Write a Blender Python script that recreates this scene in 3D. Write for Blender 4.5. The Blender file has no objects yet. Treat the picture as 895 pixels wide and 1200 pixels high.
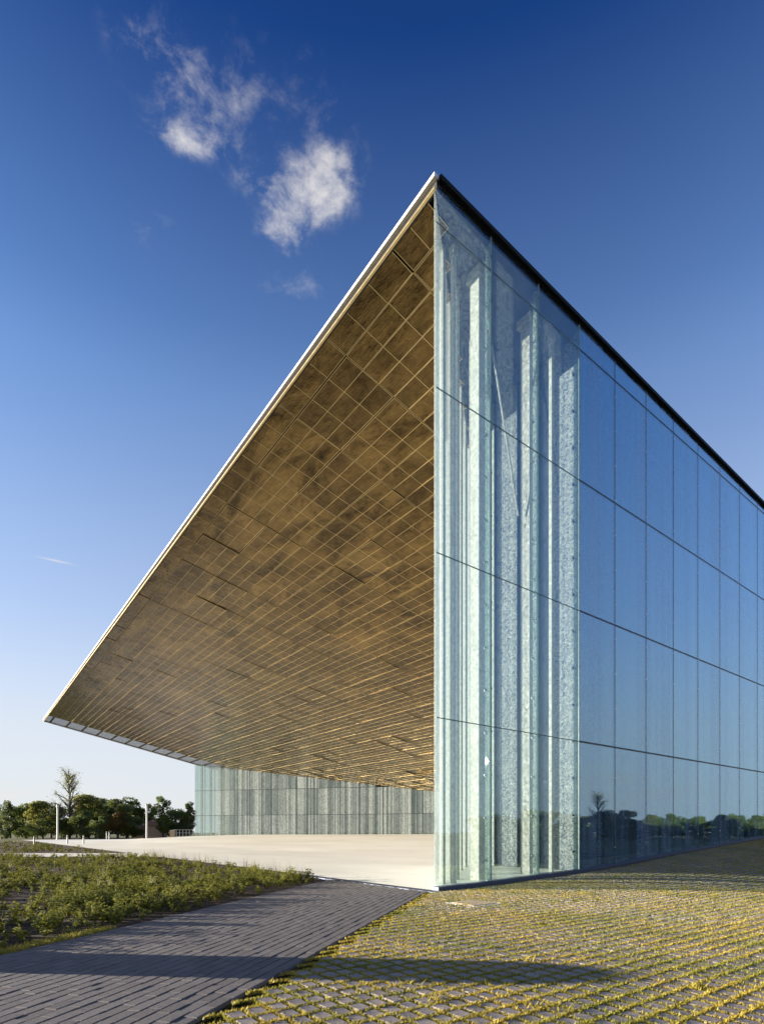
import bpy, math, random
from mathutils import Vector
import numpy as np
R = math.radians
rng = random.Random(7)
scene = bpy.context.scene
col = scene.collection

# ------------------------------------------------------------------ camera, light, exposure
EYE = 1.26
cam_d = bpy.data.cameras.new('camera')
cam = bpy.data.objects.new('camera', cam_d); col.objects.link(cam)
cam.location = (0, 0, EYE); cam.rotation_euler = (R(90), 0, 0)
cam_d.sensor_fit = 'HORIZONTAL'; cam_d.sensor_width = 36.0
cam_d.lens = 653 / 895 * 36.0
cam_d.shift_y = (976 - 600) / 895
cam_d.clip_start = 0.05; cam_d.clip_end = 5000
scene.camera = cam

SUN_EL = R(7.2)
SUN_XY = (-0.996, 0.09)                       # where the sun stands, seen from the ground
sun_az = math.atan2(SUN_XY[0], SUN_XY[1])     # measured from +Y towards +X

world = bpy.data.worlds.new('World'); scene.world = world
world.use_nodes = True
wt = world.node_tree; wt.nodes.clear()

sun_d = bpy.data.lights.new('sun', 'SUN')
sun_d.energy = 5.0; sun_d.angle = R(0.55); sun_d.color = (1.0, 0.91, 0.76)
sun = bpy.data.objects.new('sun', sun_d); col.objects.link(sun)
sdir = Vector((SUN_XY[0] * math.cos(SUN_EL), SUN_XY[1] * math.cos(SUN_EL), math.sin(SUN_EL)))
sun.rotation_euler = sdir.to_track_quat('Z', 'Y').to_euler()
sun.location = (-40, 5, 40)

scene.view_settings.view_transform = 'Standard'
scene.view_settings.look = 'None'
scene.view_settings.gamma = 1.0
scene.view_settings.use_curve_mapping = False
scene.view_settings.exposure = 1.95

# ------------------------------------------------------------------ node helper
class NT:
    def __init__(s, tree): s.t = tree
    def n(s, typ, **kw):
        nd = s.t.nodes.new(typ)
        for k, v in kw.items():
            if k.startswith('i_'):
                key = k[2:]
                key = int(key) if key.isdigit() else key.replace('_', ' ')
                s.set(nd.inputs[key], v)
            else: setattr(nd, k, v)
        return nd
    def set(s, sock, v):
        if hasattr(v, 'is_output') or isinstance(v, bpy.types.NodeSocket): s.t.links.new(v, sock)
        elif isinstance(v, bpy.types.Node): s.t.links.new(v.outputs[0], sock)
        else: sock.default_value = v
    def math(s, op, a, b=None, c=None, clamp=False):
        nd = s.t.nodes.new('ShaderNodeMath'); nd.operation = op; nd.use_clamp = clamp
        for i, v in enumerate((a, b, c)):
            if v is not None: s.set(nd.inputs[i], v)
        return nd.outputs[0]
    def vmath(s, op, a, b=None):
        nd = s.t.nodes.new('ShaderNodeVectorMath'); nd.operation = op
        s.set(nd.inputs[0], a)
        if b is not None: s.set(nd.inputs[1], b)
        return nd.outputs[0]
    def mapr(s, v, a, b, c=0.0, d=1.0, smooth=False):
        nd = s.t.nodes.new('ShaderNodeMapRange')
        if smooth: nd.interpolation_type = 'SMOOTHSTEP'
        for i, x in enumerate((v, a, b, c, d)): s.set(nd.inputs[i], x)
        return nd.outputs[0]
    def mix(s, f, a, b, blend='MIX'):
        nd = s.t.nodes.new('ShaderNodeMix'); nd.data_type = 'RGBA'; nd.blend_type = blend
        s.set(nd.inputs[0], f); s.set(nd.inputs[6], a); s.set(nd.inputs[7], b)
        return nd.outputs[2]
    def noise(s, vec, scale, detail=3.0, rough=0.55, dist=0.0):
        nd = s.t.nodes.new('ShaderNodeTexNoise')
        if vec is not None: s.set(nd.inputs['Vector'], vec)
        nd.inputs['Scale'].default_value = scale; nd.inputs['Detail'].default_value = detail
        nd.inputs['Roughness'].default_value = rough; nd.inputs['Distortion'].default_value = dist
        return nd.outputs[0]
    def scalev(s, vec, sc, rot=(0, 0, 0)):
        nd = s.t.nodes.new('ShaderNodeMapping'); s.set(nd.inputs['Vector'], vec)
        nd.inputs['Scale'].default_value = sc; nd.inputs['Rotation'].default_value = rot
        return nd.outputs[0]

def rgba(c, a=1.0): return (c[0], c[1], c[2], a)

# ------------------------------------------------------------------ sky with a few clouds
w = NT(wt)
sky = w.n('ShaderNodeTexSky', sky_type='NISHITA')
sky.sun_disc = False; sky.sun_elevation = SUN_EL; sky.sun_rotation = sun_az
sky.altitude = 60; sky.air_density = 1.0; sky.dust_density = 0.6; sky.ozone_density = 2.6
tc = w.n('ShaderNodeTexCoord')
sep = w.n('ShaderNodeSeparateXYZ'); wt.links.new(tc.outputs['Generated'], sep.inputs[0])
dx, dy, dz = sep.outputs
zc = w.math('MAXIMUM', dz, 0.02)
px = w.math('DIVIDE', dx, zc); py = w.math('DIVIDE', dy, zc)          # a flat cloud layer overhead
pv = w.n('ShaderNodeCombineXYZ'); wt.links.new(px, pv.inputs[0]); wt.links.new(py, pv.inputs[1])
n_big = w.noise(pv.outputs[0], 15.0, 9.0, 0.66, 0.35)
n_fine = w.noise(w.scalev(pv.outputs[0], (1.0, 0.9, 1), (0, 0, 0.6)), 34.0, 7.0, 0.66, 0.4)
nsum = w.math('ADD', w.math('MULTIPLY', n_big, 1.1), w.math('MULTIPLY', n_fine, 0.5))
def blob(cx, cy, rx, ry, rot, amp):
    ax = w.math('SUBTRACT', px, cx); ay = w.math('SUBTRACT', py, cy)
    c, s_ = math.cos(rot), math.sin(rot)
    u = w.math('ADD', w.math('MULTIPLY', ax, c / rx), w.math('MULTIPLY', ay, s_ / rx))
    v = w.math('ADD', w.math('MULTIPLY', ax, -s_ / ry), w.math('MULTIPLY', ay, c / ry))
    r2 = w.math('ADD', w.math('MULTIPLY', u, u), w.math('MULTIPLY', v, v))
    g = w.math('POWER', 2.718, w.math('MULTIPLY', r2, -1.0))
    return w.math('MULTIPLY', g, amp)
def PC(x, y):
    u = (x - 447.5) / 653; v = (976 - y) / 653
    return u / v, 1 / v
def add_all(lst):
    o = lst[0]
    for q in lst[1:]: o = w.math('ADD', o, q)
    return o
bl = []
for (x, y, rx, ry, rot, amp) in ((362, 222, .052, .050, .3, .34), (330, 268, .040, .050, .0, .27),
                                 (395, 210, .032, .040, .0, .24), (228, 168, .060, .022, .15, .27), (300, 215, .04, .02, 0.2, .13),
                                 (205, 95, .060, .050, .6, .15), (275, 110, .055, .05, .4, .12),
                                 (370, 110, .09, .04, .7, .09), (345, 335, .07, .03, .0, .12), (178, 268, .05, .03, .0, .09), (165, 45, .04, .03, 0, .11)):
    cx_, cy_ = PC(x, y); bl.append(blob(cx_, cy_, rx, ry, rot, amp))
dens = w.math('ADD', add_all(bl), w.math('SUBTRACT', nsum, 0.85))
cl_hi = w.mapr(dens, -0.02, 0.56, 0.0, 0.84, True)
cl_lo = w.mapr(add_all(bl), 0.02, 0.22, 0, 1)
cl_a = w.math('MULTIPLY', cl_hi, cl_lo)
# thin cloud streaks low over the horizon, all the way round
lowv = w.n('ShaderNodeCombineXYZ'); wt.links.new(dx, lowv.inputs[0]); wt.links.new(dy, lowv.inputs[1])
wt.links.new(w.math('MULTIPLY', dz, 5.0), lowv.inputs[2])
n_low = w.noise(lowv.outputs[0], 5.0, 7.0, 0.6, 0.4)
band = w.math('MULTIPLY', w.mapr(dz, 0.0, 0.03, 0, 1, True), w.mapr(dz, 0.07, 0.15, 1, 0, True))
cl_b = w.math('MULTIPLY', w.mapr(n_low, 0.50, 0.68, 0, 0.65, True), band)
cl = w.math('MAXIMUM', cl_a, cl_b)
cl = w.math('MAXIMUM', cl, blob(*PC(65, 657), .045, .009, .55, .55))           # a short vapour trail
hsv = w.n('ShaderNodeHueSaturation', i_Saturation=1.25, i_Value=1.0); wt.links.new(sky.outputs[0], hsv.inputs['Color'])
clear = w.mix(1.0, hsv.outputs[0], (.90, 1.36, 1.78, 1), 'MULTIPLY')
zen = w.n('ShaderNodeValToRGB'); wt.links.new(dz, zen.inputs[0])          # deep blue overhead, as through a polariser
zen.color_ramp.elements[0].position = .60; zen.color_ramp.elements[0].color = (1, 1, 1, 1)
zen.color_ramp.elements[1].position = .86; zen.color_ramp.elements[1].color = (.68, .33, .50, 1)
clear = w.mix(1.0, clear, zen.outputs[0], 'MULTIPLY')
hz = w.n('ShaderNodeValToRGB'); wt.links.new(dz, hz.inputs[0])            # whitish air thickening towards the horizon
er = hz.color_ramp; er.elements[0].position = 0.0; er.elements[0].color = (.97,) * 3 + (1,)
er.elements[1].position = .82; er.elements[1].color = (0, 0, 0, 1)
for p_, v_ in ((.163, .86), (.338, .50), (.529, .245), (.662, .095)):
    e_ = er.elements.new(p_); e_.color = (v_, v_, v_, 1)
clear = w.mix(hz.outputs[0], clear, (4.2, 4.25, 4.45, 1))
skyc = w.mix(cl, clear, (4.4, 4.25, 4.15, 1))
bg = w.n('ShaderNodeBackground', i_Strength=0.05); wt.links.new(skyc, bg.inputs[0])
wo = w.n('ShaderNodeOutputWorld'); wt.links.new(bg.outputs[0], wo.inputs[0])

# ------------------------------------------------------------------ site axes
CX, CY = 1.16, 12.12                       # foot of the sharp corner
DX, DY = 0.7986, 0.6018                    # along the long glass facade (t)
EX, EY = -0.6018, 0.7986                   # along the canopy's front edge (s)
PANEL = 1.78
ROOF_Z, SOFF_Z, SOFF_SL, ROOF_SL = 15.58, 15.37, 0.213, 0.034
FRONT = 72.9
def W(t, s, z=0.0): return (CX + t * DX + s * EX, CY + t * DY + s * EY, z)
def TS(x, y): return (x - CX) * DX + (y - CY) * DY, (x - CX) * EX + (y - CY) * EY
ROTZ = math.atan2(DY, DX)
_T = [-200, 0, 2, 5.3, 7, 10.6, 16, 18.5, 25, 41, 400]
_H = [0, 0, .05, .18, .27, .55, .89, 1.06, 1.28, 1.38, 1.4]
def sm(a, b, x):
    x = min(1, max(0, (x - a) / (b - a))); return x * x * (3 - 2 * x)
def gh(x, y):
    t, s = TS(x, y)
    if t <= 0: return 0.0
    h = float(np.interp(t, _T, _H))
    if s < 0: return h * (1 - sm(0.2, 5.5, -s))
    k = 1 - 0.25 * sm(0, 12, s)
    return h * k * (1 - sm(66, 100, s))

# ------------------------------------------------------------------ mesh helpers
class MB:
    def __init__(s): s.v = []; s.f = []; s.m = []
    def face(s, pts, mi=0):
        b = len(s.v); s.v += [tuple(p) for p in pts]; s.f.append(tuple(range(b, b + len(pts)))); s.m.append(mi)
    def hexa(s, p, mi=0):            # 8 corners: 4 bottom (ccw from above), 4 top
        b = len(s.v); s.v += [tuple(q) for q in p]
        for q in ((3, 2, 1, 0), (4, 5, 6, 7), (0, 1, 5, 4), (1, 2, 6, 5), (2, 3, 7, 6), (3, 0, 4, 7)):
            s.f.append(tuple(b + i for i in q)); s.m.append(mi)
    def box(s, x0, x1, y0, y1, z0, z1, mi=0):
        s.hexa([(x0, y0, z0), (x1, y0, z0), (x1, y1, z0), (x0, y1, z0), (x0, y0, z1), (x1, y0, z1), (x1, y1, z1), (x0, y1, z1)], mi)
    def tsbox(s, t0, t1, s0, s1, z0, z1, mi=0):
        z0 = z0 if isinstance(z0, (tuple, list)) else (z0, z0); z1 = z1 if isinstance(z1, (tuple, list)) else (z1, z1)
        s.hexa([W(t0, s0, z0[0]), W(t1, s0, z0[1]), W(t1, s1, z0[1]), W(t0, s1, z0[0]),
                W(t0, s0, z1[0]), W(t1, s0, z1[1]), W(t1, s1, z1[1]), W(t0, s1, z1[0])], mi)
    def bar(s, a, b, wdt, dpt=None, mi=0):
        a = Vector(a); b = Vector(b); d = (b - a).normalized(); dpt = dpt or wdt
        up = Vector((0, 0, 1)) if abs(d.z) < .9 else Vector((1, 0, 0))
        x = d.cross(up).normalized() * wdt / 2; y = d.cross(x).normalized() * dpt / 2
        s.hexa([a - x - y, a + x - y, a + x + y, a - x + y, b - x - y, b + x - y, b + x + y, b - x + y], mi)
    def tube(s, pts, rad, n=8, mi=0, cap=True):
        rings = []
        for i, p in enumerate(pts):
            p = Vector(p)
            a = Vector(pts[max(0, i - 1)]); b = Vector(pts[min(len(pts) - 1, i + 1)])
            d = (b - a).normalized()
            up = Vector((0, 0, 1)) if abs(d.z) < .9 else Vector((1, 0, 0))
            x = d.cross(up).normalized(); y = d.cross(x).normalized()
            r = rad[i] if isinstance(rad, (list, tuple)) else rad
            base = len(s.v)
            for k in range(n):
                an = 2 * math.pi * k / n
                s.v.append(tuple(p + x * (r * math.cos(an)) + y * (r * math.sin(an))))
            rings.append(base)
        for i in range(len(rings) - 1):
            for k in range(n):
                k2 = (k + 1) % n
                s.f.append((rings[i] + k, rings[i] + k2, rings[i + 1] + k2, rings[i + 1] + k)); s.m.append(mi)
        if cap:
            s.f.append(tuple(rings[0] + k for k in range(n))); s.m.append(mi)
            s.f.append(tuple(rings[-1] + k for k in reversed(range(n)))); s.m.append(mi)
    def mesh(s, name, mats, smooth=False):
        me = bpy.data.meshes.new(name); me.from_pydata(s.v, [], s.f)
        mats = mats if isinstance(mats, (list, tuple)) else [mats]
        for m in mats: me.materials.append(m)
        if len(mats) > 1: me.polygons.foreach_set('material_index', s.m)
        if smooth: me.polygons.foreach_set('use_smooth', [True] * len(me.polygons))
        me.update(); return me
    def build(s, name, mats, parent=None, smooth=False, **props):
        return link(name, s.mesh(name, mats, smooth), parent, **props)
def link(name, me, parent=None, loc=None, rot=None, **props):
    o = bpy.data.objects.new(name, me); col.objects.link(o)
    if parent is not None: o.parent = parent
    if loc: o.location = loc
    if rot: o.rotation_euler = rot
    for k, v in props.items(): o[k] = v
    return o
def thing(name, label, cat, loc=(0, 0, 0), rz=0, group=None):
    o = link(name, None, None, loc, (0, 0, rz), label=label, category=cat)
    if group: o['group'] = group
    return o

# ------------------------------------------------------------------ materials
def material(name):
    m = bpy.data.materials.new(name); m.use_nodes = True; m.node_tree.nodes.clear()
    t = NT(m.node_tree); out = t.n('ShaderNodeOutputMaterial')
    return m, t, out
def rnd_out(t, per_island):
    if per_island: return t.n('ShaderNodeNewGeometry').outputs['Random Per Island']
    return t.n('ShaderNodeObjectInfo').outputs['Random']
def principled(t, out, colr, rough=.6, metal=0.0, normal=None, spec=.5):
    p = t.n('ShaderNodeBsdfPrincipled')
    t.set(p.inputs['Base Color'], colr); t.set(p.inputs['Roughness'], rough); t.set(p.inputs['Metallic'], metal)
    t.set(p.inputs['Specular IOR Level'], spec)
    if normal is not None: t.set(p.inputs['Normal'], normal)
    t.set(out.inputs[0], p.outputs[0]); return p
def bump(t, h, strength=.3, dist=.02):
    b = t.n('ShaderNodeBump'); b.inputs['Strength'].default_value = strength; b.inputs['Distance'].default_value = dist
    t.set(b.inputs['Height'], h); return b.outputs[0]
def pos(t): return t.n('ShaderNodeNewGeometry').outputs['Position']
def plain(name, c, rough=.6, metal=0., var=.12, scale=6.0, spec=.5):
    m, t, out = material(name)
    n = t.noise(pos(t), scale, 5, .6)
    cc = t.mix(t.mapr(n, .3, .7, 0, 1), rgba([x * (1 - var) for x in c]), rgba([min(1, x * (1 + var)) for x in c]))
    principled(t, out, cc, t.mapr(n, .3, .7, max(.03, rough - .06), min(1, rough + .06)), metal, None, spec)
    return m

def m_gold(name, island):
    m, t, out = material(name)
    r = rnd_out(t, island); P = pos(t)
    rot = t.n('ShaderNodeVectorRotate', rotation_type='Z_AXIS'); t.set(rot.inputs['Vector'], P); rot.inputs['Angle'].default_value = -ROTZ
    L = rot.outputs[0]
    off = t.n('ShaderNodeCombineXYZ'); t.set(off.inputs[0], t.math('MULTIPLY', r, 37.0)); t.set(off.inputs[1], t.math('MULTIPLY', r, 91.0))
    Lr = t.vmath('ADD', L, off.outputs[0])
    big = t.noise(t.scalev(L, (1.0, .45, 1)), .9, 5, .65, .8)
    brush = t.noise(t.scalev(Lr, (16, 1.0, 6), (0, 0, .12)), 2.2, 5, .65)
    patch = t.noise(Lr, 3.2, 4, .65, .8)
    v = t.math('ADD', t.math('MULTIPLY', big, .75), t.math('ADD', t.math('MULTIPLY', brush, .35), t.math('MULTIPLY', patch, .35)))  # broad noise paints streaky pools of reflected light into the tone; brush is grain
    base = t.mix(t.mapr(v, .56, .94, 0, 1), (.032, .020, .007, 1), (.32, .212, .076, 1))
    base = t.mix(t.math('MULTIPLY', t.math('MULTIPLY', r, r), .42), base, (.07, .046, .02, 1))
    h = t.math('ADD', t.math('MULTIPLY', big, 1.0), t.math('ADD', t.math('MULTIPLY', brush, .12), t.math('MULTIPLY', patch, .25)))
    nb = bump(t, h, .8, .08)
    principled(t, out, base, t.mapr(patch, .3, .7, .12, .28), .88, nb)
    return m
M = {}
M['gold'] = m_gold('gold_sheet', False); M['gold_i'] = m_gold('gold_sheet_field', True)
M['gold_dark'] = plain('bronze_dark', (.07, .048, .022), .5, .8)
M['rib'] = plain('gold_rib', (.52, .40, .20), .45, .8)
M['void'] = plain('dark_cavity', (.012, .010, .008), .8)
M['fascia'] = plain('white_metal_fascia', (.82, .81, .78), .28, .35, .05)
M['cap'] = plain('black_metal_cap', (.005, .005, .006), .7, 0, .1, 6, .2)
M['joint'] = plain('dark_joint', (.012, .018, .026), .5)
M['steel'] = plain('clip_steel', (.10, .11, .11), .35, .8)
M['white_post'] = plain('pale_column_paint', (.32, .32, .29), .75, 0, .3, 11, .2)
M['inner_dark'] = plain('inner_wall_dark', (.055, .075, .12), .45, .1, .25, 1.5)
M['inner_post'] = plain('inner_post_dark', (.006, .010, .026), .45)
M['plinth'] = plain('blue_steel_plinth', (.050, .065, .11), .5, .3)
M['floor_in'] = plain('lobby_floor', (.60, .62, .54), .5)

def m_glass(name, dens, frit=(.72, .80, .77), ior=1.9, tint=(.80, .92, .90), stripes=0., dscale=1.0, transl=.5, boost=0.0, gcol=(.93, .96, 1)):
    """Thin sheet glass: clear and mirror-like by angle, with a printed crystalline pattern."""
    m, t, out = material(name)
    P = pos(t)
    rot = t.n('ShaderNodeVectorRotate', rotation_type='Z_AXIS'); t.set(rot.inputs['Vector'], P); rot.inputs['Angle'].default_value = -ROTZ
    L = rot.outputs[0]
    a = t.n('ShaderNodeTexVoronoi', feature='DISTANCE_TO_EDGE'); t.set(a.inputs['Vector'], L); a.inputs['Scale'].default_value = 13 * dscale
    b = t.noise(L, 17 * dscale, 4, .7, 1.5)
    c = t.noise(L, 1.3, 3, .6)
    lines = t.mapr(a.outputs[0], .02, .09, 1, 0)
    f = t.math('ADD', t.math('MULTIPLY', lines, .35), t.math('ADD', t.mapr(b, .46, .56, 0, .75), t.mapr(c, .3, .7, -.08, .08)))
    if stripes:
        st = t.noise(t.scalev(L, (1, 1, .0)), 2.6, 3, .7)
        f = t.math('ADD', f, t.mapr(st, .4, .6, -stripes, stripes))
    fac = t.math('MULTIPLY', f, dens, None, True)
    geo = t.n('ShaderNodeNewGeometry')
    dp = t.n('ShaderNodeVectorMath', operation='DOT_PRODUCT'); t.set(dp.inputs[0], geo.outputs['Normal']); t.set(dp.inputs[1], geo.outputs['Incoming'])
    gz = t.math('POWER', t.math('SUBTRACT', 1.0, t.math('ABSOLUTE', dp.outputs['Value']), None, True), 5.0 - boost)
    f0 = ((ior - 1) / (ior + 1)) ** 2
    refl = t.math('ADD', t.math('MULTIPLY', gz, 1 - f0), f0, None, True)
    tr = t.n('ShaderNodeBsdfTransparent', i_Color=rgba(tint))
    gl = t.n('ShaderNodeBsdfGlossy', i_Color=rgba(gcol), i_Roughness=.012)
    wav = t.noise(L, .45, 2, .5); t.set(gl.inputs['Normal'], bump(t, wav, .05, .05))
    mx = t.n('ShaderNodeMixShader'); t.set(mx.inputs[0], refl); t.set(mx.inputs[1], tr.outputs[0]); t.set(mx.inputs[2], gl.outputs[0])
    df = t.n('ShaderNodeBsdfDiffuse', i_Color=rgba(frit)); tl = t.n('ShaderNodeBsdfTranslucent', i_Color=rgba(frit))
    fm = t.n('ShaderNodeMixShader', i_0=transl); t.set(fm.inputs[1], df.outputs[0]); t.set(fm.inputs[2], tl.outputs[0])
    fg = t.n('ShaderNodeMixShader'); t.set(fg.inputs[0], t.math('MULTIPLY', refl, .8)); t.set(fg.inputs[1], fm.outputs[0]); t.set(fg.inputs[2], gl.outputs[0])
    fin = t.n('ShaderNodeMixShader'); t.set(fin.inputs[0], fac); t.set(fin.inputs[1], mx.outputs[0]); t.set(fin.inputs[2], fg.outputs[0])
    t.set(out.inputs[0], fin.outputs[0])
    return m
M['pane_clear'] = m_glass('facade_glass_clear', .11, (.45, .55, .56), 1.85, (.92, .955, .955), gcol=(.60, .82, 1.0))
M['pane'] = [m_glass('facade_glass_a', .42, (.44, .56, .76), 2.3, stripes=.35, boost=2.2, gcol=(.60, .82, 1.0)), m_glass('facade_glass_b', .50, (.44, .56, .76), 2.35, stripes=.35, boost=2.2, gcol=(.60, .82, 1.0)), m_glass('facade_glass_c', .36, (.44, .56, .76), 2.4, stripes=.35, boost=2.2, gcol=(.60, .82, 1.0))]
M['frit_hi'] = m_glass('frit_glass_dense', .55, (.62, .65, .61), 1.45, (.94, .97, .96), stripes=.15, transl=.65)
M['frit_mid'] = m_glass('frit_glass_mid', .30, (.60, .63, .60), 1.45, (.94, .97, .96), stripes=.2, transl=.6)
M['far'] = [m_glass('entrance_glass_%s' % k, dn, (.52, .57, .55), 1.7, (.7, .8, .78), stripes=.45, dscale=.6, transl=.12) for k, dn in (('a', .58), ('b', .78), ('c', .42))]
def m_speckle(name, a, b, lo, hi, sc):
    m, t, out = material(name); P = pos(t)
    v = t.n('ShaderNodeTexVoronoi', feature='DISTANCE_TO_EDGE'); t.set(v.inputs['Vector'], P); v.inputs['Scale'].default_value = 9 * sc
    n = t.noise(P, 15 * sc, 4, .75, 1.2); st = t.noise(t.scalev(P, (1, 1, 0)), 5, 2, .6)
    k = t.math('ADD', t.mapr(n, lo, hi, 0, .8), t.math('ADD', t.mapr(v.outputs[0], .02, .08, .25, 0), t.mapr(st, .35, .65, -.2, .2)), None, True)
    principled(t, out, t.mix(k, rgba(a), rgba(b)), .8, 0, None, .15); return m
M['frit_wall'] = m_speckle('pale_frit_wall', (.028, .045, .075), (.25, .27, .265), .43, .57, 1.0)
M['frit_wall2'] = m_speckle('bright_frit_wall', (.11, .135, .14), (.30, .32, .28), .38, .56, 1.0)
M['fin'] = m_glass('glass_fin', .8, (.50, .55, .50), 1.5, transl=.55)

def m_paver(name, island, ca, cb, tint, sc=1.0, rough=.82):
    m, t, out = material(name)
    r = rnd_out(t, island); P = pos(t)
    n1 = t.noise(P, 42 * sc, 5, .7); n2 = t.noise(P, 1.1, 4, .6)
    c = t.mix(t.mapr(r, 0, 1), rgba(ca), rgba(cb))
    c = t.mix(t.mapr(n1, .35, .7, 0, .5), c, rgba([x * .55 for x in ca]))
    c = t.mix(t.mapr(n2, .42, .68, 0, .40), c, rgba(tint))
    principled(t, out, c, rough, 0, bump(t, n1, .5, .006), .35)
    return m
M['stone'] = m_paver('grass_paver_stone', False, (.25, .21, .195), (.36, .30, .275), (.28, .23, .16))
M['stone_i'] = m_paver('grass_paver_stone_field', True, (.25, .21, .195), (.36, .30, .275), (.28, .23, .16))
M['brick'] = m_paver('path_paver', False, (.135, .118, .112), (.185, .163, .155), (.165, .145, .13))
M['brick_i'] = m_paver('path_paver_field', True, (.135, .118, .112), (.185, .163, .155), (.165, .145, .13))

def m_ground():
    m, t, out = material('grass_and_earth'); P = pos(t)
    n1 = t.noise(P, .12, 5, .6); n2 = t.noise(P, 2.5, 6, .7); n3 = t.noise(P, 30, 4, .7)
    c = t.mix(t.mapr(n2, .35, .65), (.075, .085, .022, 1), (.15, .135, .035, 1))
    c = t.mix(t.mapr(n1, .5, .66, 0, .7), c, (.16, .13, .07, 1))
    c = t.mix(t.mapr(n3, .4, .7, 0, .5), c, (.04, .045, .015, 1))
    principled(t, out, c, .95, 0, bump(t, n3, .8, .03), .2); return m
M['ground'] = m_ground()
def m_soil(name, a, b):
    m, t, out = material(name); P = pos(t)
    n2 = t.noise(P, 5, 6, .7); n3 = t.noise(P, 40, 5, .7)
    c = t.mix(t.mapr(n2, .35, .65), rgba(a), rgba(b))
    c = t.mix(t.mapr(n3, .45, .7, 0, .6), c, rgba([x * .4 for x in a]))
    principled(t, out, c, .95, 0, bump(t, t.math('ADD', n2, n3), .9, .05), .2); return m
M['soil'] = m_soil('bed_soil', (.055, .038, .028), (.11, .075, .050))
M['joint_soil'] = m_soil('joint_soil', (.06, .05, .03), (.09, .075, .035))
def m_concrete():
    m, t, out = material('pale_concrete'); P = pos(t)
    rot = t.n('ShaderNodeVectorRotate', rotation_type='Z_AXIS'); t.set(rot.inputs['Vector'], P); rot.inputs['Angle'].default_value = -ROTZ
    n1 = t.noise(t.scalev(rot.outputs[0], (.5, .15, 1)), .6, 5, .65); n2 = t.noise(P, 1.2, 6, .7); n3 = t.noise(P, 30, 4, .7)
    c = t.mix(t.mapr(n1, .36, .66), (.62, .59, .52, 1), (.76, .73, .65, 1))
    c = t.mix(t.mapr(n2, .45, .7, 0, .35), c, (.64, .60, .52, 1))
    c = t.mix(t.mapr(n3, .45, .7, 0, .2), c, (.5, .47, .42, 1))
    principled(t, out, c, .8, 0, bump(t, n3, .3, .004), .35); return m
M['concrete'] = m_concrete()
def m_leaf(name, ca, cb, cc, trans=.35, scale=.9):
    m, t, out = material(name)
    r = t.n('ShaderNodeNewGeometry').outputs['Random Per Island']; n = t.noise(pos(t), scale, 3, .6)
    c = t.mix(r, rgba(ca), rgba(cb)); c = t.mix(t.mapr(n, .4, .65), c, rgba(cc))
    df = t.n('ShaderNodeBsdfPrincipled', i_Roughness=.55); t.set(df.inputs['Base Color'], c); df.inputs['Specular IOR Level'].default_value = .3
    tl = t.n('ShaderNodeBsdfTranslucent'); t.set(tl.inputs[0], c)
    mx = t.n('ShaderNodeMixShader', i_0=trans); t.set(mx.inputs[1], df.outputs[0]); t.set(mx.inputs[2], tl.outputs[0])
    t.set(out.inputs[0], mx.outputs[0]); return m
M['grass'] = m_leaf('joint_grass_blade', (.40, .32, .05), (.52, .39, .075), (.26, .26, .04))
M['bedleaf'] = m_leaf('bed_plant_leaf', (.22, .22, .040), (.34, .32, .06), (.12, .14, .03))
M['tree'] = [m_leaf('tree_leaf_dark', (.09, .12, .03), (.16, .18, .045), (.07, .10, .025), .4, .3),
             m_leaf('tree_leaf_green', (.13, .17, .035), (.21, .22, .05), (.10, .14, .03), .4, .3),
             m_leaf('tree_leaf_yellow', (.18, .19, .04), (.27, .24, .06), (.13, .15, .03), .4, .3),
             m_leaf('tree_leaf_orange', (.17, .10, .03), (.20, .13, .04), (.12, .09, .03), .25, .3)]
M['bark'] = plain('bark', (.075, .058, .045), .9, 0, .3, 4)
M['post'] = plain('galvanised_post', (.42, .42, .40), .45, .4)

# ------------------------------------------------------------------ the setting
def grid_axis(lim, fine, n):
    k = np.linspace(-1, 1, n); return np.sign(k) * (np.abs(k) ** 3) * lim + k * fine
xs = sorted(set(list(np.round(np.linspace(-40, 40, 81), 3)) + [-3000, -1500, -700, -350, -180, -110, -80, -60, -50, 50, 60, 80, 110, 180, 350, 700, 1500, 3000]))
ys = sorted(set(list(np.round(np.linspace(-12, 110, 123), 3)) + [-3000, -1500, -700, -300, -120, -50, -25, 130, 160, 220, 350, 700, 1500, 3000]))
g = MB(); nx = len(xs)
for y in ys:
    for x in xs: g.v.append((x, y, gh(x, y) - .10))
for j in range(len(ys) - 1):
    for i in range(nx - 1):
        a = j * nx + i; g.f.append((a, a + 1, a + nx + 1, a + nx)); g.m.append(0)
g.build('ground', M['ground'], smooth=True, kind='structure', label='green and earthy open ground running out to the trees')

def sheet(name, poly_fn, u0, u1, nu, v0, v1, nv, mat, dz, **props):
    b = MB()
    for j in range(nv + 1):
        for i in range(nu + 1):
            x, y = poly_fn(u0 + (u1 - u0) * i / nu, v0 + (v1 - v0) * j / nv)
            b.v.append((x, y, gh(x, y) + dz))
    for j in range(nv):
        for i in range(nu):
            a = j * (nu + 1) + i; b.f.append((a, a + 1, a + nu + 2, a + nu + 1)); b.m.append(0)
    return b.build(name, mat, smooth=True, **props)
# plaza of pale concrete: from the line under the canopy's front edge inwards, and on past its far side
sheet('plaza', lambda t, s: W(t, s)[:2], 0.0, 60, 60, -0.02, 105, 70, M['concrete'], 0.0, kind='structure', label='pale cream concrete forecourt under the canopy')
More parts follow.
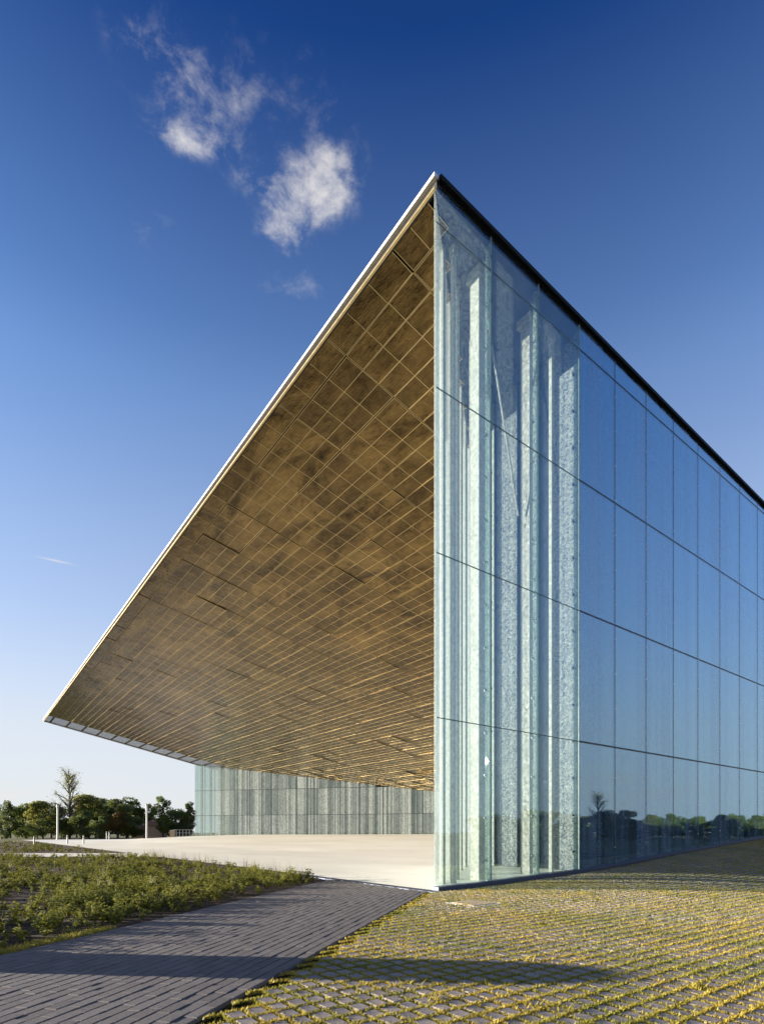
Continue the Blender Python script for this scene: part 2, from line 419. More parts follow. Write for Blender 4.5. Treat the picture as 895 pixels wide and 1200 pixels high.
# paved path
PD = Vector((.2623, .965)); PN = Vector((-.965, .2623))          # along, and towards its left side
P0 = Vector((.96, 11.92))                                          # where its right edge meets the plaza
PW = 3.08
def PT(a, b): p = P0 + PD * a + PN * b; return p.x, p.y
def t_of(a, b):
    x, y = PT(a, b); return TS(x, y)[0]
path = MB()
for a0 in range(-14, 5):
    path.face([(*PT(a0, -.02), -.035), (*PT(a0 + 1, -.02), -.035), (*PT(a0 + 1, PW + .02), -.035), (*PT(a0, PW + .02), -.035)][::-1])
path_o = path.build('paved_path', M['joint_soil'], kind='structure', label='dark grey brick path leading towards the glass corner')

# ------------------------------------------------------------------ pavers
def paver_mesh(name, lx, ly, h, bev, mat):
    b = MB(); x, y = lx / 2, ly / 2; B = bev
    b.v = [(-x, -y, -h), (x, -y, -h), (x, y, -h), (-x, y, -h), (-x, -y, -B), (x, -y, -B), (x, y, -B), (-x, y, -B),
           (-x + B, -y + B, 0), (x - B, -y + B, 0), (x - B, y - B, 0), (-x + B, y - B, 0)]
    for k in range(4):
        k2 = (k + 1) % 4; b.f.append((k, k2, 4 + k2, 4 + k)); b.f.append((4 + k, 4 + k2, 8 + k2, 8 + k)); b.m += [0, 0]
    b.f.append((8, 9, 10, 11)); b.m.append(0)
    return b, b.mesh(name, mat)
def in_view(x, y, pad=3.2, near=2.0):
    return y > near and abs(x) < .6853 * y + pad
def rank(x, y):                                  # pieces inside the picture first, nearest first
    return math.hypot(x, y) + (0 if in_view(x, y, .1, 3.5) else 100)
def lay(items, base, mesh, name, parent, mat_i, ang, limit=300, jit=.012):
    """items: (distance, x, y, z); the nearest ones are parts of their own, the rest one part."""
    items.sort(key=lambda q: q[0])
    for q in items[:limit]:
        _, x, y, z, sc = q
        o = link(name, mesh, parent, (x, y, z + rng.uniform(-.003, .003)), (rng.gauss(0, jit), rng.gauss(0, jit), ang + rng.gauss(0, jit)))
        o.scale = (sc, 1, 1)
    far = MB()
    for q in items[limit:]:
        _, x, y, z, sc = q
        a = ang + rng.gauss(0, jit); c, s_ = math.cos(a), math.sin(a); tx, ty = rng.gauss(0, jit), rng.gauss(0, jit); dz = rng.uniform(-.003, .003)
        n0 = len(far.v)
        for (vx, vy, vz) in base.v:
            vx *= sc
            far.v.append((x + vx * c - vy * s_, y + vx * s_ + vy * c, z + dz + vz + vx * tx + vy * ty))
        for f in base.f: far.f.append(tuple(n0 + i for i in f)); far.m.append(0)
    far.build(name + '_field', mat_i, parent, kind='stuff')

RW, BL = .1175, .235
bb, bm_ = paver_mesh('paving_brick', BL - .003, RW - .013, .06, .004, M['brick'])
items = []
nrow = int(PW / RW)
for r_ in range(nrow):
    b_ = (r_ + .5) * PW / nrow
    a_ = -13.0 + (.5 * BL if r_ % 2 else 0) + rng.uniform(-.04, .04)
    while a_ < 6:
        tt = t_of(a_, b_); x, y = PT(a_, b_)
        if tt < -.30 and in_view(x, y): items.append((rank(x, y), x, y, 0.0, 1.0))
        a_ += BL
lay(items, bb, bm_, 'paving_brick', path_o, M['brick_i'], math.atan2(PD.y, PD.x), jit=.004)

# grass pavers between path, camera and facade
field = MB(); F0 = -16
def right_of_path(x, y): return (Vector((x, y)) - P0).dot(PN)
fx = np.linspace(-12, 26, 77); fy = np.linspace(-3, 34, 75)
for y in fy:
    for x in fx: field.v.append((x, y, gh(x, y) - .03))
for j in range(len(fy) - 1):
    for i in range(len(fx) - 1):
        x, y = (fx[i] + fx[i + 1]) / 2, (fy[j] + fy[j + 1]) / 2
        t, s = TS(x, y)
        if right_of_path(x, y) < -.25 and s < .5 and not (s > -.3 and t < 0 and right_of_path(x, y) > -.3):
            a = j * len(fx) + i; field.f.append((a, a + 1, a + len(fx) + 1, a + len(fx))); field.m.append(0)
field_o = field.build('grass_paving', M['joint_soil'], smooth=True, kind='structure', label='square stone pavers with yellow-green grass growing in their joints')
PITCH, PITS = .156, .182; ST, SS = .120, .147
sb, sm_ = paver_mesh('paving_stone', ST, SS, .06, .010, M['stone'])
items = []; joints = []
COVER = (1.75, 10.05)
for i in range(-82, 156):
    for j in range(-88, 0):
        t = i * PITCH; s = (j + .5) * PITS - .12
        x, y = W(t, s)[:2]
        ro = right_of_path(x, y)
        if not in_view(x, y): continue
        if s > -.32 or y < 2.0: continue
        if ro < -.20 and not (abs(x - 1.62) < .36 and abs(y - 9.9) < .36):
            z = gh(x, y) + .004
            if rng.random() > .002: items.append((rank(x, y), x, y, z, 1.0))
        if ro < -.08: joints.append((x, y, t, s))
lay(items, sb, sm_, 'paving_stone', field_o, M['stone_i'], ROTZ)
# grass in the joints
gr = MB()
def blade(x, y, z, h, wd, a, lean):
    c, s_ = math.cos(a), math.sin(a); lx, ly = math.cos(a + 1.3) * lean * h, math.sin(a + 1.3) * lean * h
    gr.face([(x - c * wd, y - s_ * wd, z), (x + c * wd, y + s_ * wd, z), (x + lx, y + ly, z + h)])
for (x, y, t, s) in joints:
    d = math.hypot(x, y) + (0 if in_view(x, y, .2, 3.4) else 4)
    n = int(185 if d < 6 else 115 if d < 9 else 50 if d < 14 else 26)
    wd = .0030 + .0006 * d
    patch = .55 + .75 * (math.sin(x * 1.7 + 1.3 * math.sin(y * 1.1)) * math.sin(y * 1.9 + x * .6) * .5 + .5)
    n = int(n * patch * rng.uniform(.6, 1.3))
    for k in range(n):
        q = rng.uniform(-.5, .5); off = rng.gauss(0, .0115)
        tt, ss = (t + PITCH / 2 + off, s + q * PITS) if rng.random() < .42 else (t + q * PITCH, s + PITS / 2 + off)
        X, Y, _ = W(tt, ss)
        if right_of_path(X, Y) > -.03 or ss > -.12: continue
        hh = rng.uniform(.006, .022) * (1.8 if rng.random() < .05 else 1)
        blade(X, Y, gh(X, Y) - .012, hh + .012, wd * rng.uniform(.8, 1.5), rng.uniform(0, 6.28), rng.uniform(.1, .8))
# looser weeds
for k in range(70):
    for _ in range(200):
        x, y = rng.uniform(-4, 9), rng.uniform(3.3, 12)
        t, s = TS(x, y)
        if in_view(x, y) and right_of_path(x, y) < -.1 and s < -.5: break
    for q in range(rng.randint(12, 40)):
        blade(x + rng.gauss(0, .05), y + rng.gauss(0, .05), gh(x, y) - .01, rng.uniform(.03, .075), .006, rng.uniform(0, 6.28), rng.uniform(.3, 1.1))
gr.build('joint_grass', M['grass'], kind='stuff', label='short yellow-green grass filling the joints between stone pavers', category='grass')
# inspection cover among the pavers
cv = thing('inspection_cover', 'flat pale concrete inspection cover set among grassy pavers', 'cover', (1.62, 9.9, 0), ROTZ)
b = MB(); b.box(-.36, .36, -.36, .36, -.05, .006); b.build('frame', M['concrete'], cv)
b = MB(); b.box(-.27, .27, -.27, .27, -.02, .014); b.build('lid', plain('cover_lid', (.45, .33, .20), .8, 0, .2, 20), cv)

# kerb strip where path meets the plaza
b = MB(); b.tsbox(-.30, -.03, -.3, 5.4, -.06, .004); b.build('edge_strip', M['plinth'], None, kind='structure', label='narrow dark steel edging between path and concrete forecourt')

# ------------------------------------------------------------------ planting beds
def bed(name, pts, label):
    b = MB(); b.face([(x, y, -.012) for x, y in pts]); return b.build(name, M['soil'], kind='structure', label=label)
pl = lambda a: PT(a, PW + .02)
bed('planting_bed', [pl(-14), pl(1.9), W(-.02, 5.2)[:2], W(-.02, 21.5)[:2], (-60, 29.0), (-60, -2)], 'dark soil bed of young plants beside the path')
b = MB(); b.face([(-60, 29.0, .0), (-11.8, 29.0, .0), (*W(-.02, 21.6)[:2], 0.004), (*W(-.02, 27.6)[:2], 0.004), (-15.5, 34, 0), (-60, 34, 0)])
b.build('side_path', M['concrete'], kind='structure', label='pale concrete strip between the two planting beds')
bed('far_planting_bed', [(-60, 34.05), W(-.02, 27.8)[:2], W(-.02, 82)[:2], (-100, 78)], 'second soil bed of young plants beyond the pale strip')

def plant_mesh(seed, h, n, spread, leaf):
    r = random.Random(seed); b = MB()
    for k in range(max(3, n // 7)):
        a = r.uniform(0, 6.28); L = h * r.uniform(.6, 1.05); out = spread * r.uniform(.15, 1)
        tip = (math.cos(a) * out, math.sin(a) * out, L)
        b.tube([(0, 0, -.02), (tip[0] * .4, tip[1] * .4, L * .55), tip], [.004, .003, .0015], 3, 0, False)
        for q in range(7):
            f = r.uniform(.2, 1.0)
            cx, cy, cz = tip[0] * f ** 1.4, tip[1] * f ** 1.4, L * f
            la = r.uniform(0, 6.28); ll = leaf * r.uniform(.6, 1.25); lw = ll * .33; el = r.uniform(-.3, .7)
            ux, uy, uz = math.cos(la) * math.cos(el), math.sin(la) * math.cos(el), math.sin(el)
            sx, sy = -math.sin(la), math.cos(la)
            m_ = (cx + ux * ll * .5, cy + uy * ll * .5, cz + uz * ll * .5 + .01); e_ = (cx + ux * ll, cy + uy * ll, cz + uz * ll - .012)
            b.face([(cx, cy, cz), (m_[0] + sx * lw, m_[1] + sy * lw, m_[2]), e_, (m_[0] - sx * lw, m_[1] - sy * lw, m_[2])])
    return b
PL = [plant_mesh(11 + k, h, n, sp, lf) for k, (h, n, sp, lf) in enumerate(((.25, 60, .16, .066), (.20, 50, .15, .06), (.30, 66, .15, .07), (.15, 40, .13, .055), (.36, 60, .13, .062)))]
PLM = [p.mesh('bed_plant', M['bedleaf']) for p in PL]
def in_bed(x, y):
    if right_of_path(x, y) < PW + .12: return 0
    t, s = TS(x, y)
    if t > -.75: return 0
    if y < 28.9: return 1
    if 34.2 < y < 85: return 2
    return 0
spots = []
tries = 0
while len(spots) < 2700 and tries < 60000:
    tries += 1
    y = 5.2 + 24 * rng.random() ** 1.25 if rng.random() < .74 else rng.uniform(34.3, 70)
    x = rng.uniform(-.72 * y - (2.5 if y < 30 else 0), -.05 * y)
    if in_bed(x, y) and math.sin(x * 1.3 + 2 * math.sin(y * .7)) + rng.uniform(-1.2, 1.6) > -.25: spots.append((x, y))
spots.sort(key=lambda p: rank(*p))
stuff = MB()
for i, (x, y) in enumerate(spots):
    k = rng.choice((0, 0, 1, 1, 2, 3, 3, 3, 4)); sc = rng.uniform(.6, 1.15); rz = rng.uniform(0, 6.28)
    if right_of_path(x, y) < PW + .4: sc *= .6
    if i < 260:
        o = link('bed_plant', PLM[k], None, (x, y, -.01), (0, 0, rz), label='small leafy green plant growing in the dark soil bed by the path', category='plant', group='young plants in the soil bed')
        o.scale = (sc,) * 3
    else:
        c, s_ = math.cos(rz) * sc, math.sin(rz) * sc; n0 = len(stuff.v)
        if y > 33: c *= 1.5; s_ *= 1.5
        stuff.v += [(x + vx * c - vy * s_, y + vx * s_ + vy * c, vz * sc - .01) for vx, vy, vz in PL[k].v]
        stuff.f += [tuple(n0 + q for q in f) for f in PL[k].f]; stuff.m += [0] * len(PL[k].f)
stuff.build('ground_cover', M['bedleaf'], kind='stuff', label='mass of low leafy plants filling the farther planting beds', category='ground cover')
# fringe of grass on the bed's near edge and stray weeds at the plaza edge
gr = MB()
for k in range(5200):
    a = rng.uniform(-9.5, -5.6); bq = PW + rng.uniform(.02, .30) * rng.random() ** .5
    x, y = PT(a, bq)
    blade(x, y, -.015, rng.uniform(.03, .07), .005, rng.uniform(0, 6.28), rng.uniform(.2, .9))
gr.build('grass_fringe', M['grass'], kind='stuff', label='yellow-green grass fringe along the edge of the soil bed', category='grass')
gr = MB()
for k in range(60):
    s = rng.uniform(5.0, 24); x, y = W(rng.uniform(-.1, .06), s)[:2]
    for q in range(rng.randint(2, 6)):
        blade(x + rng.gauss(0, .12), y + rng.gauss(0, .12), 0, rng.uniform(.15, .5), .007, rng.uniform(0, 6.28), rng.uniform(.1, .45))
gr.build('dry_weeds', plain('dry_stalks', (.34, .27, .12), .9), kind='stuff', label='thin dry stalks standing along the forecourt edge', category='weeds')

# ------------------------------------------------------------------ the museum
mus = thing('museum_building', 'vast glass museum with sharp corner and golden cantilevered canopy', 'building', W(0, 0))
mus.rotation_euler = (0, 0, 0)
INV = mus.matrix_basis.inverted()
def part(name, me_or_mb, mats=None, parent=mus, **props):
    me = me_or_mb.mesh(name, mats) if isinstance(me_or_mb, MB) else me_or_mb
    o = bpy.data.objects.new(name, me); col.objects.link(o); o.parent = parent
    top = parent
    o.matrix_parent_inverse = Mi[parent.name] if parent.name in Mi else IDENT
    for k, v in props.items(): o[k] = v
    return o
from mathutils import Matrix
IDENT = Matrix.Identity(4)
Mi = {mus.name: Matrix.Translation(Vector(mus.location)).inverted()}

NP = 26                                     # glass bays along the facade
def roof_z(t): return ROOF_Z - ROOF_SL * t
rows = [3.77, 7.37, 10.97, 14.57]
# roof: thin wedge slab, tapering away from the front edge
tE = NP * PANEL + .4
TB = 3 * PANEL + .10                        # end of the glazed lobby
b = MB()
b.tsbox(.10, tE, -.02, FRONT - 4.2, (roof_z(.1) - .14, roof_z(tE) - .14), (roof_z(.1) - .004, roof_z(tE) - .004))
roof = part('roof', b, M['cap'])
b = MB(); b.tsbox(-.06, .07, -.035, FRONT, ROOF_Z - .085, ROOF_Z); part('front_fascia', b, M['fascia'])
b = MB(); b.tsbox(.035, .09, .0, FRONT - .01, SOFF_Z - .06, ROOF_Z - .089); part('fascia_back', b, M['void'])
b = MB(); b.tsbox(-.03, .03, .0, FRONT - .02, SOFF_Z - .085, SOFF_Z - .064); part('fascia_trim', b, M['rib'])
b = MB(); b.tsbox(.075, tE, -.10, -.03, (roof_z(.07) - .10, roof_z(tE) - .10), (roof_z(.07) + .0, roof_z(tE) + .0)); part('roof_edge_cap', b, M['cap'])
b = MB(); b.tsbox(-.06, 20, FRONT, FRONT + .12, (SOFF_Z - .06, SOFF_Z - .06 - SOFF_SL * 20.06), (SOFF_Z + .16, SOFF_Z + .16 - SOFF_SL * 20.06)); part('far_edge_beam', b, M['fascia'])

# soffit: a backing sheet with panels hung under it
def sz(t): return SOFF_Z - SOFF_SL * t
P1 = (-27.6, 82.2); P2 = (7.0, 72.9)          # entrance glass: left end, right end
def entrance_t(s):                             # where the entrance glass cuts the soffit along s
    (t1, s1), (t2, s2) = TS(*P1), TS(*P2)
    return t1 + (t2 - t1) * (s - s1) / (s2 - s1)
b = MB()
b.face([W(.1, .12, sz(.1) + .16), W(TB + .2, .80 * TB + .25, sz(TB + .2) + .16), W(55, .80 * TB + .25, sz(55) + .16), W(55, FRONT - 4.2, sz(55) + .16), W(.1, FRONT - 4.2, sz(.1) + .16)])
b.face([W(TB + .2, .06, sz(TB + .2) + .16), W(55, .06, sz(55) + .16), W(55, .80 * TB + .24, sz(55) + .16), W(TB + .2, .80 * TB + .24, sz(TB + .2) + .16)])
soffit = part('soffit', b, M['void'])
ang_s = math.atan(SOFF_SL)
MT, MS = 1.77, 3.04
def panel_mb(lt, ls, nt=3, ns=3, ylist=None):
    """One cassette: trays with thin upstanding ribs between them; local x along t, y along s, faces -z."""
    b = MB(); hx, hy = lt / 2, ls / 2
    b.box(-hx, hx, -hy, hy, 0.0, .03, 0)
    rw = .009
    for i in range(1, nt): x = -hx + lt * i / nt; b.box(x - rw, x + rw, -hy, hy, -.0022, -.0005, 1)
    for y in (ylist if ylist is not None else [-hy + ls * j / ns for j in range(1, ns)]): b.box(-hx, hx, y - rw, y + rw, -.0030, -.0008, 1)
    for sx in (-1, 1): b.box(sx * hx - (0 if sx < 0 else .016), sx * hx + (.016 if sx < 0 else 0), -hy, hy, -.0035, -.0003, 1)
    for sy in (-1, 1): b.box(-hx + .017, hx - .017, sy * hy - (0 if sy < 0 else .016), sy * hy + (.016 if sy < 0 else 0), -.0033, -.0004, 1)
    return b
slope_m = Matrix.Rotation(ROTZ, 4, 'Z') @ Matrix.Rotation(ang_s, 4, 'Y')
kinds = {}
cells = []
tl = [0.04, .75] + [.75 + MT * k for k in range(1, 27)]
sl_ = [0.06, 1.62] + [1.62 + MS * k for k in range(1, 24)]
CS = 1 / math.cos(ang_s)
for i in range(len(tl) - 1):
    for j in range(len(sl_) - 1):
        t0, t1, s0, s1 = tl[i], tl[i + 1], sl_[j], sl_[j + 1]
        if s1 > FRONT - 3.5: continue
        if i == 0 and j == 0: s0 = .32
        tm, smid = (t0 + t1) / 2, (s0 + s1) / 2
        if t0 > entrance_t(smid) + 2.5: continue
        if sz(t1) < 2.5: continue
        if i > 0 and t0 < TB + .3 and s0 < .80 * t1:                          # trimmed along the glazed lobby
            for q in range(3):
                ta, tb = t0 + (t1 - t0) * q / 3, t0 + (t1 - t0) * (q + 1) / 3
                sa = max(s0, .80 * min((ta + tb) / 2, TB + .1))
                if s1 - sa < .12: continue
                nsub = 2 if j == 0 else 3; mid_ = (sa + s1) / 2
                mb = panel_mb((tb - ta - .004) * CS, s1 - sa - .03, 1, 2, [s0 + (s1 - s0) * q2 / nsub - mid_ for q2 in range(1, nsub) if sa + .08 < s0 + (s1 - s0) * q2 / nsub])
                key = ('trim', i, j, q); kinds[key] = (mb, mb.mesh('soffit_panel', [M['gold'], M['rib']]))
                x, y, _ = W((ta + tb) / 2, (sa + s1) / 2)
                cells.append((math.sqrt(x * x + y * y + (sz(ta) - EYE) ** 2), key, (ta + tb) / 2, (sa + s1) / 2, i, j))
            continue
        key = (round(t1 - t0, 2), round(s1 - s0, 2), i == 0)
        if key not in kinds:
            mb = panel_mb((key[0] - .035) * CS, key[1] - .035, 1 if i == 0 else 3, 2 if j == 0 else 3)
            kinds[key] = (mb, mb.mesh('soffit_panel', [M['gold'], M['rib']]))
        x, y, _ = W(tm, smid)
        dist = math.sqrt(x * x + y * y + (sz(tm) - EYE) ** 2)
        cells.append((dist, key, tm, smid, i, j))
cells.sort(key=lambda c: c[0])
far = MB()
for n, (dist, key, tm, smid, i, j) in enumerate(cells):
    mb, me = kinds[key]
    recess = .10 if i == 19 and smid < 40 else 0
    mat = Matrix.Translation(Vector(W(tm, smid, sz(tm) + rng.uniform(-.009, .009) + recess))) @ slope_m @ Matrix.Rotation(rng.gauss(0, .008), 4, 'X') @ Matrix.Rotation(rng.gauss(0, .007), 4, 'Y')
    if n < 300:
        o = bpy.data.objects.new('soffit_panel', me); col.objects.link(o); o.parent = soffit
        o.matrix_basis = mat
    else:
        n0 = len(far.v); far.v += [tuple(mat @ Vector(v)) for v in mb.v]
        far.f += [tuple(n0 + q for q in f) for f in mb.f]; far.m += mb.m
o = part('soffit_panel_field', far, [M['gold_i'], M['rib']], soffit, kind='stuff')
# open slatted strip along the canopy's far side
b = MB()
s0 = sl_[max(q for q in range(len(sl_)) if sl_[q] <= FRONT - 3.5)]
k = 0; s = s0 + .06
while s < FRONT - .05:
    wd = .30
    b.tsbox(.1, 23.5, s, s + wd, (sz(.1), sz(23.5)), (sz(.1) + .012, sz(23.5) + .012)); s += wd + .2
for q in range(13):
    t = .75 + MT * q; b.tsbox(t - .08, t + .08, s0 + .05, FRONT - .03, sz(t) + .06, sz(t) + .2)
part('slatted_strip', b, M['gold_dark'], mus, kind='stuff')

# long side facade: dark joints as the part, each pane below it
b = MB()
for k in range(1, NP + 1):
    t = k * PANEL; b.tsbox(t - .013, t + .013, -.012, .030, gh(*W(t, 0)[:2]) + .05, roof_z(t) - .15, 1 if k <= 3 else 0)
for z in rows:
    tend = NP * PANEL
    if roof_z(tend) - .2 < z: tend = (ROOF_Z - .2 - z) / ROOF_SL
    b.tsbox(.02, 3 * PANEL, -.0105, .0065, z - .009, z + .009, 2)
    b.tsbox(3 * PANEL, tend, -.0135, .0285, z - .020, z + .020)
side = part('side_facade', b, [M['joint'], plain('pale_silicone', (.22, .30, .29), .4), plain('green_joint', (.03, .055, .045), .4)])
for k in range(NP):
    t0, t1 = k * PANEL + (.004 if k == 0 else .016), (k + 1) * PANEL - .016
    zb = [(gh(*W(t0, 0)[:2]) + .09, gh(*W(t1, 0)[:2]) + .09)] + [(z + .024, z + .024) for z in rows]
    zt = [(z - .024, z - .024) for z in rows] + [(roof_z(t0) - .16, roof_z(t1) - .16)]
    top = roof_z(t1) - .17
    if k < 3: zb = zb[:1] + [(z + .010, z + .010) for z in rows]; zt = [(z - .010, z - .010) for z in rows] + zt[4:]
    for r_ in range(5):
        a, c = zb[r_], zt[r_]
        c = (min(c[0], roof_z(t0) - .16), min(c[1], top))
        if c[0] - a[0] < .15: continue
        b = MB(); b.tsbox(t0, t1, -.010, .008, a, c)
        mat = M['pane_clear'] if k < 3 else M['pane'][rng.randrange(3)]
        o = part('glass_pane', b, mat, side)
# fins, clips, inner posts
fm = MB()
for k in range(1, 4):
    t = k * PANEL
    b = MB(); b.tsbox(t - .012, t + .012, .034, .17, gh(*W(t, 0)[:2]) + .06, roof_z(t) - .17); part('glass_fin', b, M['fin'])
cl_mb = MB()
for k in range(1, 12):
    t = k * PANEL; z = gh(*W(t, 0)[:2]) + .55
    while z < roof_z(t) - .4:
        sgn = -.05 if k > 3 else .185
        for (u, v) in ((-1, -1), (1, -1), (-1, 1), (1, 1)) if k <= 3 else ():
            cl_mb.bar(W(t, sgn, z), W(t + u * .075, -.016 if k > 3 else .16, z + v * .03), .018, .018)
        cl_mb.tsbox(t - .016, t + .016, -.024, -.0145, z - .016, z + .016, 1 if k > 3 else 0)
        if k <= 3: cl_mb.tsbox(t - .02, t + .02, .175, .21, z - .03, z + .03)
        z += 1.02
part('glass_clip', cl_mb, [M['steel'], M['fascia']], kind='stuff')
for k in range(4, NP):
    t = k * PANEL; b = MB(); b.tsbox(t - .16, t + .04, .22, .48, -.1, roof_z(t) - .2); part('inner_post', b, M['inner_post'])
# plinth
b = MB(); tp = 0.0
while tp < NP * PANEL:
    t2 = tp + 1.78; z0_, z1_ = gh(*W(tp, 0)[:2]), gh(*W(t2, 0)[:2])
    b.tsbox(tp + .001, t2, -.10, .10, (-.3, -.3), (z0_ + .075, z1_ + .075)); tp = t2
part('plinth', b, M['plinth'])
# solid inner wall behind the glass from the fourth bay on
TB = 3 * PANEL + .10
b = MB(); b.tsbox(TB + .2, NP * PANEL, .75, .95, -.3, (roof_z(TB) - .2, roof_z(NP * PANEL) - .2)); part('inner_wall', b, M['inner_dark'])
# end wall of the glazed lobby, facing the forecourt: fritted panels between darker strips
strips = [(0.06, 1.02, 'frit_mid'), (1.05, 1.38, 'inner'), (1.42, 1.86, 'frit_mid'), (1.89, 2.18, 'inner'), (2.22, 2.9, 'frit_mid'), (2.93, 3.12, 'inner'), (3.15, 3.62, 'frit_hi'), (3.66, 3.95, 'inner'), (4.0, 4.5, 'frit_hi')]
b = MB(); b.tsbox(TB + .12, TB + .19, .05, 4.6, -.3, 15.15); back = part('lobby_end_wall', b, plain('lobby_wall_blue', (.05, .085, .16), .4, .1))
for a, c, kd in strips:
    if kd == 'inner': continue
    b = MB(); b.tsbox(TB - .02, TB + .03, a, c, .2, roof_z(TB) - .3)
    o = part('fritted_panel', b, M['frit_wall'] if kd == 'frit_mid' else M['frit_wall2'], back)
# oblique fritted screen from the sharp corner into the lobby
b = MB(); pr = MB()
slope_w = .78; seg = 0
for q in range(6):
    t0, t1 = .02 + q * .92, .02 + q * .92 + .90
    a, c = t0 * slope_w + .02, t1 * slope_w + .02
    z0_, z1_ = gh(*W(t0, a)[:2]) + .02, gh(*W(t1, c)[:2]) + .02
    mb = MB(); n_ = .02
    mb.hexa([W(t0, a, z0_), W(t1, c, z1_), W(t1 - n_ * .6, c + n_ * .8, z1_), W(t0 - n_ * .6, a + n_ * .8, z0_),
             W(t0, a, ROOF_Z - .30), W(t1, c, ROOF_Z - .30), W(t1 - n_ * .6, c + n_ * .8, ROOF_Z - .30), W(t0 - n_ * .6, a + n_ * .8, ROOF_Z - .30)])
    part('screen_pane', mb, M['frit_hi'] if q % 2 == 0 else M['frit_mid'])
    b.tsbox(t1 - .02, t1 + .06, c - .02, c + .10, z0_, ROOF_Z - .31)
part('screen_mullion', b, M['white_post'], kind='stuff')
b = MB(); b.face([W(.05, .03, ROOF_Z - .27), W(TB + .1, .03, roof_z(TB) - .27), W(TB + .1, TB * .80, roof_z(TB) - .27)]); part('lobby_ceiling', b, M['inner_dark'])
# columns
for (t, s) in ((2.1, .70), (4.05, .70), (1.75, 1.12), (1.15, .62), (2.95, 1.75), (3.75, 2.3), (4.6, 2.6), (4.85, .55)):
    a = .15 if s == .70 else .05
    b = MB(); z0_ = gh(*W(t, s)[:2]) - .02
    b.tsbox(t - a, t + a, s - a, s + a, z0_, roof_z(t) - .50)
    c_ = part('column', b, M['white_post'])
    b = MB(); b.tsbox(t - a * 1.5, t + a * 1.5, s - a * 1.5, s + a * 1.5, roof_z(t) - .495, roof_z(t) - .29)
    o = part('column_head', b, M['white_post'], c_)
b = MB(); b.tube([W(2.35, .75, 14.9), W(3.75, .8, 9.8)], .028, 6); part('brace_rod', b, M['white_post'])
b = MB(); b.tsbox(.02, TB + .1, .11, .12, (gh(*W(0, .1)[:2]) - .02, .16), (gh(*W(0, .1)[:2]) + .002, .17))
b = MB()
b.face([W(.1, .11, .012), W(TB + .1, .11, .20), W(TB + .1, 4.6, .19), W(.1, .16, .012)]); part('lobby_floor', b, M['floor_in'])

# entrance glass at the back of the forecourt
p1 = Vector(P1); p2 = Vector(P2); ev = (p2 - p1); EL = ev.length; ev.normalize(); en = Vector((ev.y, -ev.x))   # towards camera
def EWp(u, d, z): q = p1 + ev * u + en * d; return (q.x, q.y, z)
def ebox(b, u0, u1, d0, d1, z0, z1, mi=0):
    z0 = z0 if isinstance(z0, tuple) else (z0, z0); z1 = z1 if isinstance(z1, tuple) else (z1, z1)
    b.hexa([EWp(u0, d1, z0[0]), EWp(u1, d1, z0[1]), EWp(u1, d0, z0[1]), EWp(u0, d0, z0[0]), EWp(u0, d1, z1[0]), EWp(u1, d1, z1[1]), EWp(u1, d0, z1[1]), EWp(u0, d0, z1[0])], mi)
def e_top(u):
    q = p1 + ev * u; return sz(TS(q.x, q.y)[0]) + .08
def e_gnd(u):
    q = p1 + ev * u; return gh(q.x, q.y)
nE = 22; pw = EL / nE
b = MB()
for z in (3.75, 7.4): ebox(b, 0, EL if z < 6 else EL * .93, -.02, .03, z - .03, z + .03)
ent = part('entrance_facade', b, M['joint'])
for k in range(nE):
    u0, u1 = k * pw + .02, (k + 1) * pw - .02
    lv = [(e_gnd(u0) - .1, e_gnd(u1) - .1), (3.78, 3.78), (7.43, 7.43)]
    tp_ = [(3.72, 3.72), (7.37, 7.37), (e_top(u0), e_top(u1))]
    for r_ in range(3):
        if tp_[r_][1] - lv[r_][1] < .2 and r_ == 2: continue
        c = (min(tp_[r_][0], e_top(u0)), min(tp_[r_][1], e_top(u1)))
        b = MB(); ebox(b, u0, u1, -.01, .02, lv[r_], c)
        o = part('entrance_pane', b, M['far'][2] if k < 2 else M['far'][rng.choice((0, 0, 1, 1, 2))], ent)
    b = MB(); ebox(b, u1 + .005, u1 + .035, -.30, -.012, e_gnd(u1) - .1, e_top(u1)); part('entrance_fin', b, M['fin'])
b = MB(); ebox(b, 2 * pw, EL + 4, -1.2, -1.0, -.3, (e_top(2 * pw), e_top(EL + 4))); part('entrance_inner_wall', b, plain('entrance_inner', (.13, .13, .11), .6, 0, .4, .8))
t2_, s2_ = TS(*P2)
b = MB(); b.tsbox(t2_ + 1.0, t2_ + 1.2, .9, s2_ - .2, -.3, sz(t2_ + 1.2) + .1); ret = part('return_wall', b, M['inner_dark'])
for k in range(24):
    s1_ = s2_ - .1 - k * 1.84
    for za, zb_ in ((gh(*W(t2_, s1_)[:2]) - .1, 3.72), (3.78, sz(t2_) + .08)):
        b = MB(); b.tsbox(t2_, t2_ + .03, s1_ - 1.80, s1_, za, zb_); part('entrance_pane', b, M['far'][rng.choice((0, 1, 2))], ret)
b = MB(); ebox(b, 0.5, .75, -1.0, -.75, -.3, e_top(.6)); part('corner_post', b, M['white_post'])
b = MB(); ebox(b, 2.0, 2.25, -1.0, -.75, -.3, e_top(2.1)); part('corner_post', b, M['white_post'])
